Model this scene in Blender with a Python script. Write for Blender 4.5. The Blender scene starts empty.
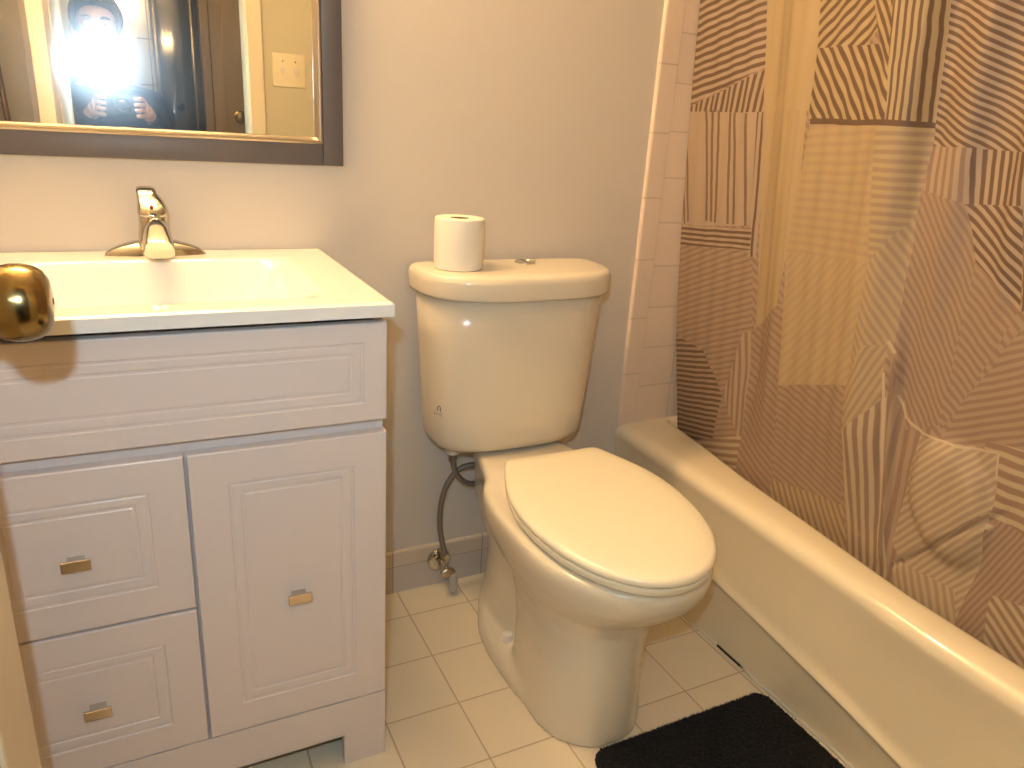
import bpy, bmesh, math, random
from math import sin, cos, pi, exp, sqrt
from mathutils import Vector, Matrix
random.seed(7)
scn = bpy.context.scene
COL = scn.collection

# ------------------------------------------------------------------ helpers
def new_mat(name, base=(.8, .8, .8), rough=.5, metal=0., spec=.5, coat=0., bump=None, emit=None, sss=0.):
    m = bpy.data.materials.new(name); m.use_nodes = True
    nt = m.node_tree; b = nt.nodes['Principled BSDF']
    b.inputs['Base Color'].default_value = (*base, 1)
    b.inputs['Roughness'].default_value = rough
    b.inputs['Metallic'].default_value = metal
    b.inputs['Specular IOR Level'].default_value = spec
    b.inputs['Coat Weight'].default_value = coat
    if coat: b.inputs['Coat Roughness'].default_value = .06
    if emit:
        b.inputs['Emission Color'].default_value = (*emit[0], 1)
        b.inputs['Emission Strength'].default_value = emit[1]
    if bump:
        sc, st, dist = bump
        tc = nt.nodes.new('ShaderNodeTexCoord')
        n = nt.nodes.new('ShaderNodeTexNoise'); n.inputs['Scale'].default_value = sc
        n.inputs['Detail'].default_value = 3
        bp = nt.nodes.new('ShaderNodeBump'); bp.inputs['Strength'].default_value = st
        bp.inputs['Distance'].default_value = dist
        nt.links.new(tc.outputs['Object'], n.inputs['Vector'])
        nt.links.new(n.outputs['Fac'], bp.inputs['Height'])
        nt.links.new(bp.outputs['Normal'], b.inputs['Normal'])
    return m

def tile_mat(name, axes, off, pitch, grout_w, tile, grout, rough=.25, bump=.35, stagger=None, vary=.04):
    """square tiles from object coordinates along two axes; every object here has its origin at the world origin"""
    m = bpy.data.materials.new(name); m.use_nodes = True
    nt = m.node_tree; L = nt.links; b = nt.nodes['Principled BSDF']
    tc = nt.nodes.new('ShaderNodeTexCoord'); sp = nt.nodes.new('ShaderNodeSeparateXYZ')
    L.new(tc.outputs['Object'], sp.inputs[0])
    def math_(op, a, c=None):
        n = nt.nodes.new('ShaderNodeMath'); n.operation = op
        for i, v in enumerate((a, c)):
            if v is None: continue
            if isinstance(v, (int, float)): n.inputs[i].default_value = v
            else: L.new(v, n.inputs[i])
        return n.outputs[0]
    ds = []; ids = []
    for ax, o, p in zip(axes, off, pitch):
        t = math_('DIVIDE', math_('SUBTRACT', sp.outputs['XYZ'.index(ax)], o), p)
        fr = math_('FRACT', t); ids.append(math_('FLOOR', t))
        e = math_('MULTIPLY', math_('MINIMUM', fr, math_('SUBTRACT', 1.0, fr)), p)
        ds.append(e)
    d = math_('MINIMUM', *ds) if len(ds) > 1 else ds[0]
    mr = nt.nodes.new('ShaderNodeMapRange'); mr.interpolation_type = 'SMOOTHSTEP'
    mr.inputs['From Min'].default_value = grout_w*.35; mr.inputs['From Max'].default_value = grout_w*.9
    L.new(d, mr.inputs['Value'])
    cb = nt.nodes.new('ShaderNodeCombineXYZ')
    for i, v in enumerate(ids): L.new(v, cb.inputs[i])
    wn = nt.nodes.new('ShaderNodeTexWhiteNoise'); L.new(cb.outputs[0], wn.inputs['Vector'])
    nz = nt.nodes.new('ShaderNodeTexNoise'); nz.inputs['Scale'].default_value = 6; nz.inputs['Detail'].default_value = 4
    L.new(tc.outputs['Object'], nz.inputs['Vector'])
    v = math_('ADD', math_('MULTIPLY', wn.outputs['Value'], vary), math_('MULTIPLY', nz.outputs['Fac'], vary))
    hs = nt.nodes.new('ShaderNodeHueSaturation'); hs.inputs['Color'].default_value = (*tile, 1)
    L.new(math_('ADD', v, 1-vary), hs.inputs['Value'])
    mx = nt.nodes.new('ShaderNodeMix'); mx.data_type = 'RGBA'
    mx.inputs['A'].default_value = (*grout, 1)
    L.new(mr.outputs['Result'], mx.inputs['Factor']); L.new(hs.outputs['Color'], mx.inputs['B'])
    L.new(mx.outputs['Result'], b.inputs['Base Color'])
    rr = math_('SUBTRACT', .7, math_('MULTIPLY', mr.outputs['Result'], .7-rough)); L.new(rr, b.inputs['Roughness'])
    bp = nt.nodes.new('ShaderNodeBump'); bp.inputs['Strength'].default_value = bump; bp.inputs['Distance'].default_value = .0015
    L.new(mr.outputs['Result'], bp.inputs['Height']); L.new(bp.outputs['Normal'], b.inputs['Normal'])
    return m

def obj(name, bm, mat, parent=None, smooth=True, loc=None, auto=None):
    me = bpy.data.meshes.new(name); bmesh.ops.recalc_face_normals(bm, faces=bm.faces[:]); bm.to_mesh(me); bm.free()
    o = bpy.data.objects.new(name, me); COL.objects.link(o)
    if mat: me.materials.append(mat)
    if smooth:
        for f in me.polygons: f.use_smooth = True
        if auto is not None: me.set_sharp_from_angle(angle=math.radians(auto))
    if loc: o.location = loc
    if parent: o.parent = parent
    return o

def tag(o, label=None, cat=None, group=None, kind=None):
    if label: o['label'] = label
    if cat: o['category'] = cat
    if group: o['group'] = group
    if kind: o['kind'] = kind
    return o

def thing(name, label, cat, loc=(0, 0, 0), group=None):
    o = bpy.data.objects.new(name, None); COL.objects.link(o); o.location = loc
    o.empty_display_size = .05
    return tag(o, label, cat, group)

def struct(name, bm, mat, smooth=False):
    return tag(obj(name, bm, mat, None, smooth), kind='structure')

def part(name, bm, mat, par, smooth=True, auto=35):
    """world-coordinate mesh under an Empty: keep the world place, shift by the parent's place"""
    l = Vector((0, 0, 0)); q = par
    while q is not None: l = l+q.matrix_basis.translation; q = q.parent
    bmesh.ops.translate(bm, verts=bm.verts[:], vec=-l)
    return obj(name, bm, mat, par, smooth, None, auto)

def box(bm, a, b, bev=0., seg=2):
    x0, y0, z0 = [min(a[i], b[i]) for i in range(3)]; x1, y1, z1 = [max(a[i], b[i]) for i in range(3)]
    r = bmesh.ops.create_cube(bm, size=1)
    vs = r['verts']
    for v in vs:
        v.co = Vector(((x0+x1)/2+v.co.x*(x1-x0), (y0+y1)/2+v.co.y*(y1-y0), (z0+z1)/2+v.co.z*(z1-z0)))
    if bev > 0:
        es = list({e for v in vs for e in v.link_edges})
        bmesh.ops.bevel(bm, geom=es, offset=bev, segments=seg, affect='EDGES', profile=.5)
    return bm
def Box(a, b, bev=0., seg=2): return box(bmesh.new(), a, b, bev, seg)

def loft(bm, rings, close=True, cap0=True, cap1=True):
    R = [[bm.verts.new(p) for p in r] for r in rings]
    n = len(R[0])
    for i in range(len(R)-1):
        for j in range(n if close else n-1):
            k = (j+1) % n
            bm.faces.new((R[i][j], R[i][k], R[i+1][k], R[i+1][j]))
    if cap0: bm.faces.new(R[0][::-1])
    if cap1: bm.faces.new(R[-1])
    return bm

def smooth_path(pts, n=8):
    P = [Vector(p) for p in pts]; out = []
    for i in range(len(P)-1):
        p0 = P[max(i-1, 0)]; p1 = P[i]; p2 = P[i+1]; p3 = P[min(i+2, len(P)-1)]
        for k in range(n):
            t = k/n
            out.append(.5*((2*p1)+(-p0+p2)*t+(2*p0-5*p1+4*p2-p3)*t*t+(-p0+3*p1-3*p2+p3)*t**3))
    out.append(P[-1]); return out

def tube(bm, pts, r, n=12, sm=8, rad=None):
    P = smooth_path(pts, sm) if sm else [Vector(p) for p in pts]
    up = None; rings = []
    for i, c in enumerate(P):
        t = (P[min(i+1, len(P)-1)]-P[max(i-1, 0)]).normalized()
        if up is None: up = t.orthogonal().normalized()
        up = (up-t*up.dot(t)).normalized(); s = t.cross(up)
        rr = r if rad is None else rad(i/(len(P)-1))
        rings.append([c+up*cos(2*pi*j/n)*rr+s*sin(2*pi*j/n)*rr for j in range(n)])
    return loft(bm, rings)
def Tube(pts, r, n=12, sm=8, rad=None): return tube(bmesh.new(), pts, r, n, sm, rad)

def lathe(bm, prof, c, axis='Z', n=40):
    """prof: (radius, height along the axis); closed at both ends"""
    rings = []
    for r, h in prof:
        ring = []
        for j in range(n):
            a = 2*pi*j/n; u, v = r*cos(a), r*sin(a)
            p = {'Z': (u, v, h), 'Y': (u, h, v), 'X': (h, u, v)}[axis]
            ring.append(Vector(c)+Vector(p))
        rings.append(ring)
    return loft(bm, rings)
def Lathe(prof, c, axis='Z', n=40): return lathe(bmesh.new(), prof, c, axis, n)

def sq_ring(cx, cy, hx, hy, z, n=48, e=4.):
    out = []
    for j in range(n):
        a = 2*pi*j/n; c, s = cos(a), sin(a)
        out.append(Vector((cx+hx*math.copysign(abs(c)**(2/e), c), cy+hy*math.copysign(abs(s)**(2/e), s), z)))
    return out
def sstep(a, b, x):
    t = min(1, max(0, (x-a)/(b-a))); return t*t*(3-2*t)

# ------------------------------------------------------------------ materials
M = {}
M['paint'] = new_mat('wall_paint', (.685, .625, .565), .55, bump=(55, .25, .0008))
M['paint_hall'] = new_mat('cream_paint', (.56, .52, .385), .6, bump=(60, .15, .0006))
M['ceiling'] = new_mat('ceiling_paint', (.8, .76, .7), .7)
M['cabinet'] = new_mat('cabinet_white_paint', (.76, .68, .67), .32, spec=.45)
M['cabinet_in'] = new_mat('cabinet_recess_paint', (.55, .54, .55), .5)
M['slab'] = new_mat('cultured_marble', (.88, .87, .86), .14, coat=.4)
M['porcelain'] = new_mat('bone_porcelain', (.76, .685, .56), .20, coat=.12)
M['seat'] = new_mat('seat_plastic', (.90, .83, .66), .22)
M['tub'] = new_mat('tub_enamel', (.88, .77, .58), .13, coat=.5)
M['chrome'] = new_mat('polished_chrome', (.62, .59, .53), .10, metal=1)
M['nickel'] = new_mat('brushed_nickel_pull', (.60, .53, .44), .26, metal=1)
M['brass'] = new_mat('aged_brass', (.33, .235, .10), .20, metal=1)
M['goldlip'] = new_mat('gold_toned_lip', (.46, .40, .33), .28, metal=1)
M['frame'] = new_mat('grey_brown_frame_wood', (.125, .112, .118), .42, bump=(40, .1, .0005))
M['braid'] = new_mat('braided_steel_hose', (.28, .25, .23), .40, metal=.6, bump=(900, .6, .001))
M['dark'] = new_mat('dark_gap_shade', (.02, .015, .012), .6)
M['white_plastic'] = new_mat('white_plastic', (.78, .74, .70), .35)
M['clear_plastic'] = new_mat('cloudy_plastic', (.55, .50, .46), .25)
M['paper'] = new_mat('toilet_paper', (.88, .83, .74), .9, bump=(160, .7, .0015))
M['card'] = new_mat('cardboard_core', (.30, .21, .13), .8)
M['mat'] = new_mat('black_shag', (.006, .006, .007), .95)
M['door'] = new_mat('door_cream_paint', (.80, .71, .52), .4)
M['door_brown'] = new_mat('brown_door_paint', (.40, .30, .21), .5)
M['navy_panel'] = new_mat('dark_glossy_panel', (.06, .075, .095), .10, spec=.8)
M['caulk'] = new_mat('white_caulk', (.72, .66, .58), .5)
M['ink'] = new_mat('grey_ink', (.22, .20, .19), .6)
M['red_dot'] = new_mat('red_index_dot', (.35, .03, .02), .35)
M['skin'] = new_mat('skin', (.55, .34, .25), .55)
M['navy'] = new_mat('navy_knit', (.016, .02, .05), .85, bump=(300, .4, .001))
M['trouser'] = new_mat('dark_trousers', (.02, .02, .025), .85)
M['hair'] = new_mat('dark_hair', (.02, .015, .012), .6)
M['cam'] = new_mat('camera_black_plastic', (.02, .02, .022), .4)
M['glass_lens'] = new_mat('lens_glass', (.01, .012, .03), .04, spec=.9)
M['bulb'] = new_mat('lamp_globe', (.9, .8, .6), .3, emit=((1, .68, .315), 42.0))
M['bulb_hall'] = new_mat('hall_lamp_globe', (.9, .85, .75), .3, emit=((1, .84, .62), 5.0))
M['shoe'] = new_mat('shoe_leather', (.03, .025, .02), .4)
M['white_eye'] = new_mat('eye_white', (.7, .68, .65), .2)
M['lip'] = new_mat('lip_skin', (.40, .18, .15), .5)

m = bpy.data.materials.new('mirror_glass'); m.use_nodes = True; nt = m.node_tree
b = nt.nodes['Principled BSDF']; b.inputs['Base Color'].default_value = (.86, .86, .84, 1); b.inputs['Metallic'].default_value = 1
b.inputs['Roughness'].default_value = .012
g2 = nt.nodes.new('ShaderNodeBsdfGlossy'); g2.inputs['Roughness'].default_value = .17; g2.inputs['Color'].default_value = (.8, .85, .95, 1)
nz = nt.nodes.new('ShaderNodeTexNoise'); nz.inputs['Scale'].default_value = 9; nz.inputs['Detail'].default_value = 5
tc = nt.nodes.new('ShaderNodeTexCoord'); nt.links.new(tc.outputs['Object'], nz.inputs['Vector'])
mr = nt.nodes.new('ShaderNodeMapRange'); mr.inputs['From Min'].default_value = .3; mr.inputs['From Max'].default_value = .75
mr.inputs['To Min'].default_value = .07; mr.inputs['To Max'].default_value = .16
nt.links.new(nz.outputs['Fac'], mr.inputs['Value'])
ms = nt.nodes.new('ShaderNodeMixShader'); nt.links.new(mr.outputs['Result'], ms.inputs[0])
nt.links.new(b.outputs[0], ms.inputs[1]); nt.links.new(g2.outputs[0], ms.inputs[2])
nt.links.new(ms.outputs[0], nt.nodes['Material Output'].inputs['Surface'])
M['mirror'] = m

PX, PY = .1545, .1555
M['floor'] = tile_mat('floor_tile', 'XY', (.169, -.109), (PX, PY), .0026, (.86, .745, .575), (.58, .455, .33), .28)
M['base'] = tile_mat('base_tile', 'XZ', (.158, -.0830), (.2425, .158), .0022, (.60, .54, .50), (.38, .30, .26), .3)
M['basecap'] = new_mat('base_cap_tile', (.68, .60, .52), .3)
M['walltile'] = tile_mat('wall_tile', 'XZ', (.793+.052, .375), (.1095, .1095), .0024, (.82, .67, .55), (.60, .48, .38), .2)
M['walltile_y'] = tile_mat('wall_tile_side', 'YZ', (0, .375), (.1095, .1095), .0024, (.82, .67, .55), (.60, .48, .38), .2)
M['bullnose'] = tile_mat('bullnose_tile', 'Z', (.369,), (.1535,), .0026, (.82, .67, .55), (.60, .48, .38), .2)
M['halltile'] = tile_mat('hall_wall_tile', 'XZ', (0, .02), (.2, .2), .004, (.55, .52, .46), (.25, .22, .18), .3)
def _ip(x, xs, ys):
    if x <= xs[0]: return ys[0]
    for i in range(1, len(xs)):
        if x <= xs[i]:
            t = (x-xs[i-1])/(xs[i]-xs[i-1]); t = t*t*(3-2*t) if False else t
            return ys[i-1]+t*(ys[i]-ys[i-1])
    return ys[-1]
RIM_S = [0, .05, .2, .37, .57, .72, .86, 1.1, 1.5]
RIM_X = [.953, .950, .932, .903, .880, .862, .846, .842, .87]
def rim_x(s): return _ip(s, RIM_S, RIM_X)
def sqrt_(v): return v**.5
def curt_x(s, z):
    from math import exp, sin, pi
    k = min(1, max(0, (z-.36)/1.6))
    x = (rim_x(s)+.018)*(1-k)+.845*k
    g = lambda c, w: exp(-((s-c)/w)**2)
    lo = min(1, max(0, (z-.37)/.25)); hi = min(1, max(0, (z-.75)/.4))
    x -= lo*.020*g(.33+.09*(1.4-z), .055)
    x += lo*.012*g(.24+.10*(1.4-z), .04)
    x -= lo*.016*g(.60+.08*(1.4-z), .05)
    x += lo*.018*g(.67+.10*(1.4-z), .035)
    x += hi*.010*sin(2*pi*(s-.66)/.11)*min(1, max(0, (s-.62)/.08))
    x -= .026*exp(-(((s-.875-.25*(.56-z))/.070)**2+((z-.565)/.098)**2)**4)
    # crease across the gathered flap and the sharp pleat left of it
    tt = ((s-.823)*.119+(z-.420)*.146)/(.119**2+.146**2); dd = ((s-.823)*.146-(z-.420)*.119)/sqrt_(.119**2+.146**2)
    x += .010*exp(-(dd/.005)**2)*exp(-((tt-.5)/.62)**6)
    x -= .012*exp(-((s-(.722+.14*(.80-z)))/.009)**2)*min(1, max(0, (z-.37)/.05))*min(1, max(0, (.84-z)/.08))
    x += lo*_ip(s-.10*(1.4-z), [-.1, 0., .22, .30, .44, .60, .645, .72, .80, .9, 1.0, 1.2, 1.5], [-.006, -.006, .026, .018, -.012, -.034, -.034, -.002, .014, .004, -.012, .01, 0])
    x += .0015*sin(2*pi*(s/.047+.6*z))*lo
    return x
PATCHES = [
    ([(0.1456, -0.9893, 0.8786), (-0.9879, -0.1551, 0.3866), (-0.4307, 0.9025, -0.1903), (0.9941, 0.1087, -0.017)], (28.99, -65.09, 45.93), 0.42, 4, 3),
    ([(-0.0951, -0.9955, 0.6255), (-0.7106, -0.7036, 0.5259), (-0.9954, 0.0962, 0.1697), (-0.3928, 0.9196, -0.2817), (0.9949, 0.1004, -0.0062)], (18.66, -70.0, 34.89), 0.5, 4, 2),
    ([(0.5254, -0.8508, 0.4556), (-0.9881, -0.1538, 0.3853), (-0.3936, 0.9193, -0.2813), (0.9772, -0.2124, -0.1048), (0.7106, 0.7036, -0.5259)], (-56.18, -10.38, 18.64), 0.45, 5, 3),
    ([(0.4332, -0.9013, 0.2702), (-0.9079, -0.4192, 0.4781), (-0.4452, 0.8954, -0.1585), (0.9699, 0.2436, -0.1954)], (19.55, -51.5, 15.81), 0.5, 6, 3),
    ([(-0.1231, -0.9924, 1.485), (-0.9771, -0.2127, 0.497), (-0.994, -0.1093, 0.3599), (-0.3564, 0.9343, -1.1209), (-0.1176, 0.9931, -1.1935), (0.996, 0.0894, 0.0068)], (15.23, -57.96, 71.14), 0.5, 5, 2),
    ([(0.3448, -0.9387, 1.124), (-0.9961, -0.0886, 0.3367), (-0.0146, 0.9999, -1.1889), (0.9945, 0.1047, -0.1342)], (62.71, -8.33, 4.63), 0.5, 5, 2),
    ([(0.0114, -0.9999, 1.1896), (-0.9954, -0.0961, 0.3269), (-0.1343, 0.9909, -0.9054), (0.9937, 0.1123, -0.0207)], (-0.75, -0.09, 0.66), 0.0, 5, 5),
    ([(0.0398, -0.9992, 1.1232), (-0.9921, -0.1257, 0.1506), (-0.1297, 0.9916, -0.916), (0.9924, 0.1234, -0.1422)], (-0.72, -0.08, 0.62), 1, 8, 8),
    ([(0.0664, -0.9978, 1.0503), (-0.9909, -0.1343, 0.1456), (-0.1322, 0.9912, -0.9107), (0.9885, 0.1509, -0.1555)], (-0.62, -0.07, 0.62), 1, 8, 8),
    ([(0.0228, -0.9997, 1.1927), (-0.9894, -0.1455, 0.2391), (-0.1285, 0.9917, -0.9187), (0.9907, 0.1361, -0.2218)], (-0.64, -0.09, 0.63), 1, 8, 8),
    ([(-0.0009, -1.0, 1.1947), (-0.9937, -0.1121, 0.2216), (-0.1303, 0.9915, -0.9159), (0.9923, 0.1236, -0.2261)], (-0.72, -0.1, 0.65), 1, 8, 8),
    ([(0.0221, -0.9998, 1.1922), (-0.996, -0.0893, 0.213), (-0.131, 0.9914, -0.9134), (0.9964, 0.0848, -0.2015)], (-0.89, -0.11, 0.68), 1, 8, 8),
    ([(0.0099, -1.0, 1.1894), (-0.9947, -0.1032, 0.2664), (-0.1322, 0.9912, -0.9107), (0.9942, 0.1078, -0.2646)], (-0.89, -0.12, 0.69), 1, 8, 8),
    ([(0.0251, -0.9997, 1.1869), (-0.99, -0.1412, 0.3221), (-0.1319, 0.9913, -0.9108), (0.9917, 0.1289, -0.302)], (-0.74, -0.11, 0.66), 1, 8, 8),
    ([(0.011, -0.9999, 1.1873), (-0.9901, -0.1404, 0.3551), (-0.1343, 0.9909, -0.9054), (0.99, 0.1408, -0.3482)], (-0.93, -0.14, 0.72), 1, 8, 8),
    ([(0.019, -0.9998, 1.1879), (-0.9978, -0.066, 0.3195), (0.0776, 0.997, -0.8939), (0.9955, 0.0948, -0.3253)], (-66.29, -4.67, 21.3), 0.4, 5, 2),
    ([(0.0899, -0.996, 0.9142), (-0.9986, -0.0532, 0.2934), (-0.1049, 0.9945, -0.8613), (0.9959, 0.0908, -0.0011)], (6.95, -79.44, 72.64), 0.5, 5, 2),
    ([(-0.1625, -0.9867, 1.4848), (-0.9973, -0.0735, 0.5006), (-0.9992, 0.0403, 0.3654), (-0.9974, -0.0727, 0.4845), (-0.4644, 0.8856, -0.1), (0.9925, 0.1225, -0.3745)], (-34.18, -1.69, 12.5), 0.22, 0, 1),
    ([(-0.1625, -0.9867, 1.4848), (-0.9982, -0.0603, 0.4819), (0.0129, 0.9999, -1.1995), (0.9906, 0.1368, -0.3953)], (-0.14, -1.36, 2.46), 0.0, 0, 0),
    ([(0.6044, -0.7967, 0.3952), (-0.987, -0.1608, 0.5465), (-0.5074, 0.8617, 0.0188), (0.9913, 0.1314, -0.3704)], (-17.36, -54.18, 41.54), 0.42, 4, 3),
    ([(-0.1577, -0.9875, 1.4837), (-0.8872, -0.4615, 1.134), (-0.5803, 0.8144, -0.7474), (0.0519, 0.9987, -1.3252), (0.991, 0.134, -0.576)], (31.33, -44.48, 46.01), 0.46, 0, 2),
    ([(-0.0395, -0.9992, 1.3209), (-0.9714, -0.2373, 0.8982), (-0.9934, -0.1149, 0.7563), (0.0279, 0.9996, -1.1867), (1.0, 0.0097, -0.4172)], (-40.43, -34.86, 63.8), 0.5, 0, 2),
    ([(-0.176, -0.9844, 1.4887), (-0.9828, -0.1846, 0.8393), (0.8519, 0.5237, -1.1753)], (-49.59, -40.91, 82.71), 0.5, 0, 2),
    ([(-0.0713, -0.9975, 1.4454), (-0.9954, -0.0963, 0.7988), (-0.0121, 0.9999, -1.162), (0.9874, 0.1584, -0.8051)], (-95.41, -9.47, 72.73), 0.44, 0, 2),
    ([(-0.0308, -0.9995, 1.1843), (-0.9836, -0.1803, 0.8065), (-0.0978, 0.9952, -0.8704), (0.9989, -0.0464, -0.3582)], (3.64, -57.47, 59.82), 0.45, 0, 1),
    ([(0.0139, -0.9999, 1.1577), (-0.9985, -0.0548, 0.7529), (-0.8722, 0.4892, 0.1062), (0.9836, 0.1803, -0.8065)], (1.91, -67.62, 74.37), 0.5, 0, 7),
    ([(-0.0157, -0.9999, 1.1859), (-0.9764, -0.2159, 0.927), (0.0092, 1.0, -1.1722), (0.9694, 0.2455, -0.6881)], (-0.02, -1.47, 2.25), 1, 2, 2),
    ([(0.0978, -0.9952, 0.8704), (-0.9889, -0.1485, 0.7801), (-0.9681, 0.2506, 0.4506), (-0.3422, 0.9396, -0.4409), (0.9921, 0.1257, -0.5127)], (47.66, -41.15, 9.25), 0.45, 0, 1),
    ([(0.3422, -0.9396, 0.4409), (-0.9938, -0.1115, 0.7227), (-0.2448, 0.9696, -0.28), (0.9961, 0.0879, -0.4907)], (-12.04, -62.73, 44.22), 0.42, 4, 3),
    ([(0.2508, -0.968, 0.2752), (-0.9757, -0.219, 0.7599), (-0.199, 0.98, -0.1145), (0.9704, 0.2415, -0.5342)], (-45.5, -31.23, 36.7), 0.42, 0, 3),
    ([(0.8722, -0.4892, -0.1062), (-0.9944, -0.1059, 0.8025), (-0.8078, 0.5894, 0.1153), (0.9999, 0.011, -0.6583)], (-63.38, -51.29, 87.98), 0.5, 0, 7),
    ([(0.2391, -0.971, 0.6074), (-0.9956, -0.0933, 0.7792), (-0.888, 0.4599, 0.3156), (0.9861, 0.166, -0.7562), (0.9681, -0.2506, -0.4506)], (81.8, -26.26, -36.35), 0.45, 0, 7),
    ([(0.8279, -0.5609, -0.2022), (-0.9819, -0.1894, 0.8577), (-0.9802, -0.1982, 0.8598), (0.093, 0.9957, -0.3233), (0.9912, 0.1326, -0.7407)], (-56.63, -9.0, 45.22), 0.5, 6, 3),
    ([(-0.7876, -0.6162, 1.0575), (-0.9994, -0.036, 0.8483), (-0.9092, 0.4163, 0.5986), (0.9747, 0.2235, -0.8576), (0.9895, 0.1442, -0.8235)], (-53.58, -2.46, 44.39), 0.5, 4, 3),
    ([(-0.1193, -0.9929, 1.4709), (-0.9606, -0.2778, 1.1714), (0.051, 0.9987, -1.1728), (0.9954, 0.0958, -0.7981)], (-42.66, -85.03, 137.94), 0.5, 5, 2),
    ([(-0.0015, -1.0, 1.1401), (-0.9969, -0.0792, 0.8515), (0.023, 0.9997, -1.0675), (0.9982, 0.0599, -0.7591)], (-65.96, -8.1, 57.47), 0.45, 5, 3),
    ([(-0.0155, -0.9999, 1.1506), (-0.9677, -0.2523, 1.1489), (-0.122, 0.9925, -0.9481), (0.9969, 0.0792, -0.8515)], (-75.92, -12.37, 73.66), 0.5, 5, 2),
    ([(-0.176, -0.9844, 1.1732), (-0.9123, -0.4096, 1.1373), (-0.9993, -0.0378, 0.8486), (-0.4854, 0.8743, -0.202), (0.9465, 0.3228, -0.9355), (0.9961, 0.0881, -0.7849)], (-75.73, -58.4, 108.72), 0.5, 4, 3),
    ([(0.0766, -0.9971, 0.991), (-0.9753, -0.221, 1.0752), (0.5724, 0.82, -1.2555), (0.9162, 0.4008, -1.1288)], (-47.59, -63.64, 104.46), 0.5, 5, 2),
    ([(0.1137, -0.9935, 0.9553), (-0.947, -0.3211, 1.2035), (-0.2455, 0.9694, -0.6567), (0.9708, 0.2399, -1.0913)], (-82.93, -22.28, 95.39), 0.5, 5, 2),
    ([(-0.5907, -0.8069, 1.2577), (-0.9652, 0.2616, 0.6266), (-0.9277, 0.3734, 0.5117), (0.9989, 0.0478, -0.8547)], (-50.61, -63.64, 97.0), 0.5, 4, 3),
    ([(0.2449, -0.9695, 0.6574), (-0.9631, -0.2693, 1.1712), (-0.1999, 0.9798, -0.4773), (0.7822, 0.6231, -1.0648), (0.9277, -0.3734, -0.5117), (0.9652, -0.2616, -0.6266)], (38.33, -67.29, 16.48), 0.5, 4, 3),
    ([(0.1568, -0.9876, 0.5416), (-0.9623, -0.2719, 1.1724), (-0.2002, 0.9798, -0.2791), (0.9698, 0.2437, -1.0408)], (4.47, -49.16, 25.73), 0.45, 3, 6),
    ([(0.9367, -0.35, -0.6964), (-0.1083, -0.9941, 0.677), (-0.9677, -0.252, 1.1684), (0.0831, 0.9965, -0.3955), (1.0, -0.0017, -0.9239)], (106.41, -39.51, -83.25), 0.5, 4, 3),
    ([(0.2425, -0.9701, 0.1973), (-0.9674, -0.2532, 1.1686), (-0.0947, 0.9955, -0.1784), (0.9916, 0.129, -1.0284)], (-36.43, -54.0, 60.66), 0.5, 3, 6),
    ([(0.1955, -0.9807, 0.4876), (-0.9862, -0.1657, 1.0276), (-0.8179, 0.5754, 0.434), (0.5245, 0.8514, -0.7852), (1.0, -0.004, -0.7905)], (67.68, -48.44, -32.59), 0.45, 4, 6),
    ([(0.8141, -0.5807, -0.4287), (-0.9934, -0.1149, 1.003), (-0.9945, 0.1045, 0.8947), (0.0334, 0.9994, -0.4027), (0.504, 0.8637, -0.7664), (0.7449, 0.6672, -0.89)], (77.86, -49.78, -45.52), 0.5, 4, 6),
    ([(0.9869, 0.1611, -0.8222), (-0.3887, 0.9214, -0.2529), (-0.9856, -0.1688, 0.8306), (0.253, -0.9675, 0.5459)], (-1.56, -0.29, 1.62), 1, 9, 9),  # these one-tone pale slivers paint highlights on pleat and flap edges
    ([(0.9896, 0.1438, -0.8143), (-0.5577, 0.8301, 0.1032), (-0.9866, -0.1633, 0.8276), (0.2998, -0.954, 0.3377)], (-0.4, -0.13, 0.67), 1, 9, 9),
    ([(0.7389, 0.6738, -1.0623), (-0.7792, 0.6268, 0.0682), (-0.7439, -0.6683, 1.0674), (0.7639, -0.6454, -0.0186)], (-1.48, -0.4, 1.64), 1, 9, 9),
    ([(0.879, 0.4768, -0.9895), (-0.6564, 0.7544, -0.0132), (-0.8434, -0.5372, 1.0089), (0.7971, -0.6038, -0.1579)], (-1.16, -0.03, 1.13), 1, 9, 9),
    ([(0.3925, 0.9198, -0.9203), (-0.8905, 0.4549, 0.4112), (-0.394, -0.9191, 0.9261), (0.8811, -0.4729, -0.3461)], (-1.27, -0.21, 1.34), 1, 9, 9),
    ([(-0.0445, 0.999, -0.6245), (-0.9715, -0.2369, 0.9993), (0.0309, -0.9995, 0.64), (0.9949, -0.101, -0.7264)], (-1.33, -0.46, 1.56), 1, 9, 9),
    ([(-0.2335, 0.9724, -0.4426), (-0.9936, -0.1131, 0.9973), (0.238, -0.9713, 0.442), (0.9171, 0.3987, -1.0586)], (-1.55, -0.03, 1.46), 1, 9, 9),
    ([(0.9883, 0.1524, -1.0175), (-0.3596, 0.9331, -0.2569), (-0.9873, -0.1586, 1.0242), (0.3035, -0.9528, 0.3666)], (-1.51, -0.4, 1.68), 1, 9, 9),
    ([(0.1516, -0.9884, 0.2811), (0.0793, -0.9968, 0.3474), (-0.9633, -0.2684, 1.0032), (-0.1421, 0.9899, -0.1274), (0.9873, 0.1592, -0.8561)], (-60.87, -29.74, 66.27), 0.5, 4, 6),
]
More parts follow.
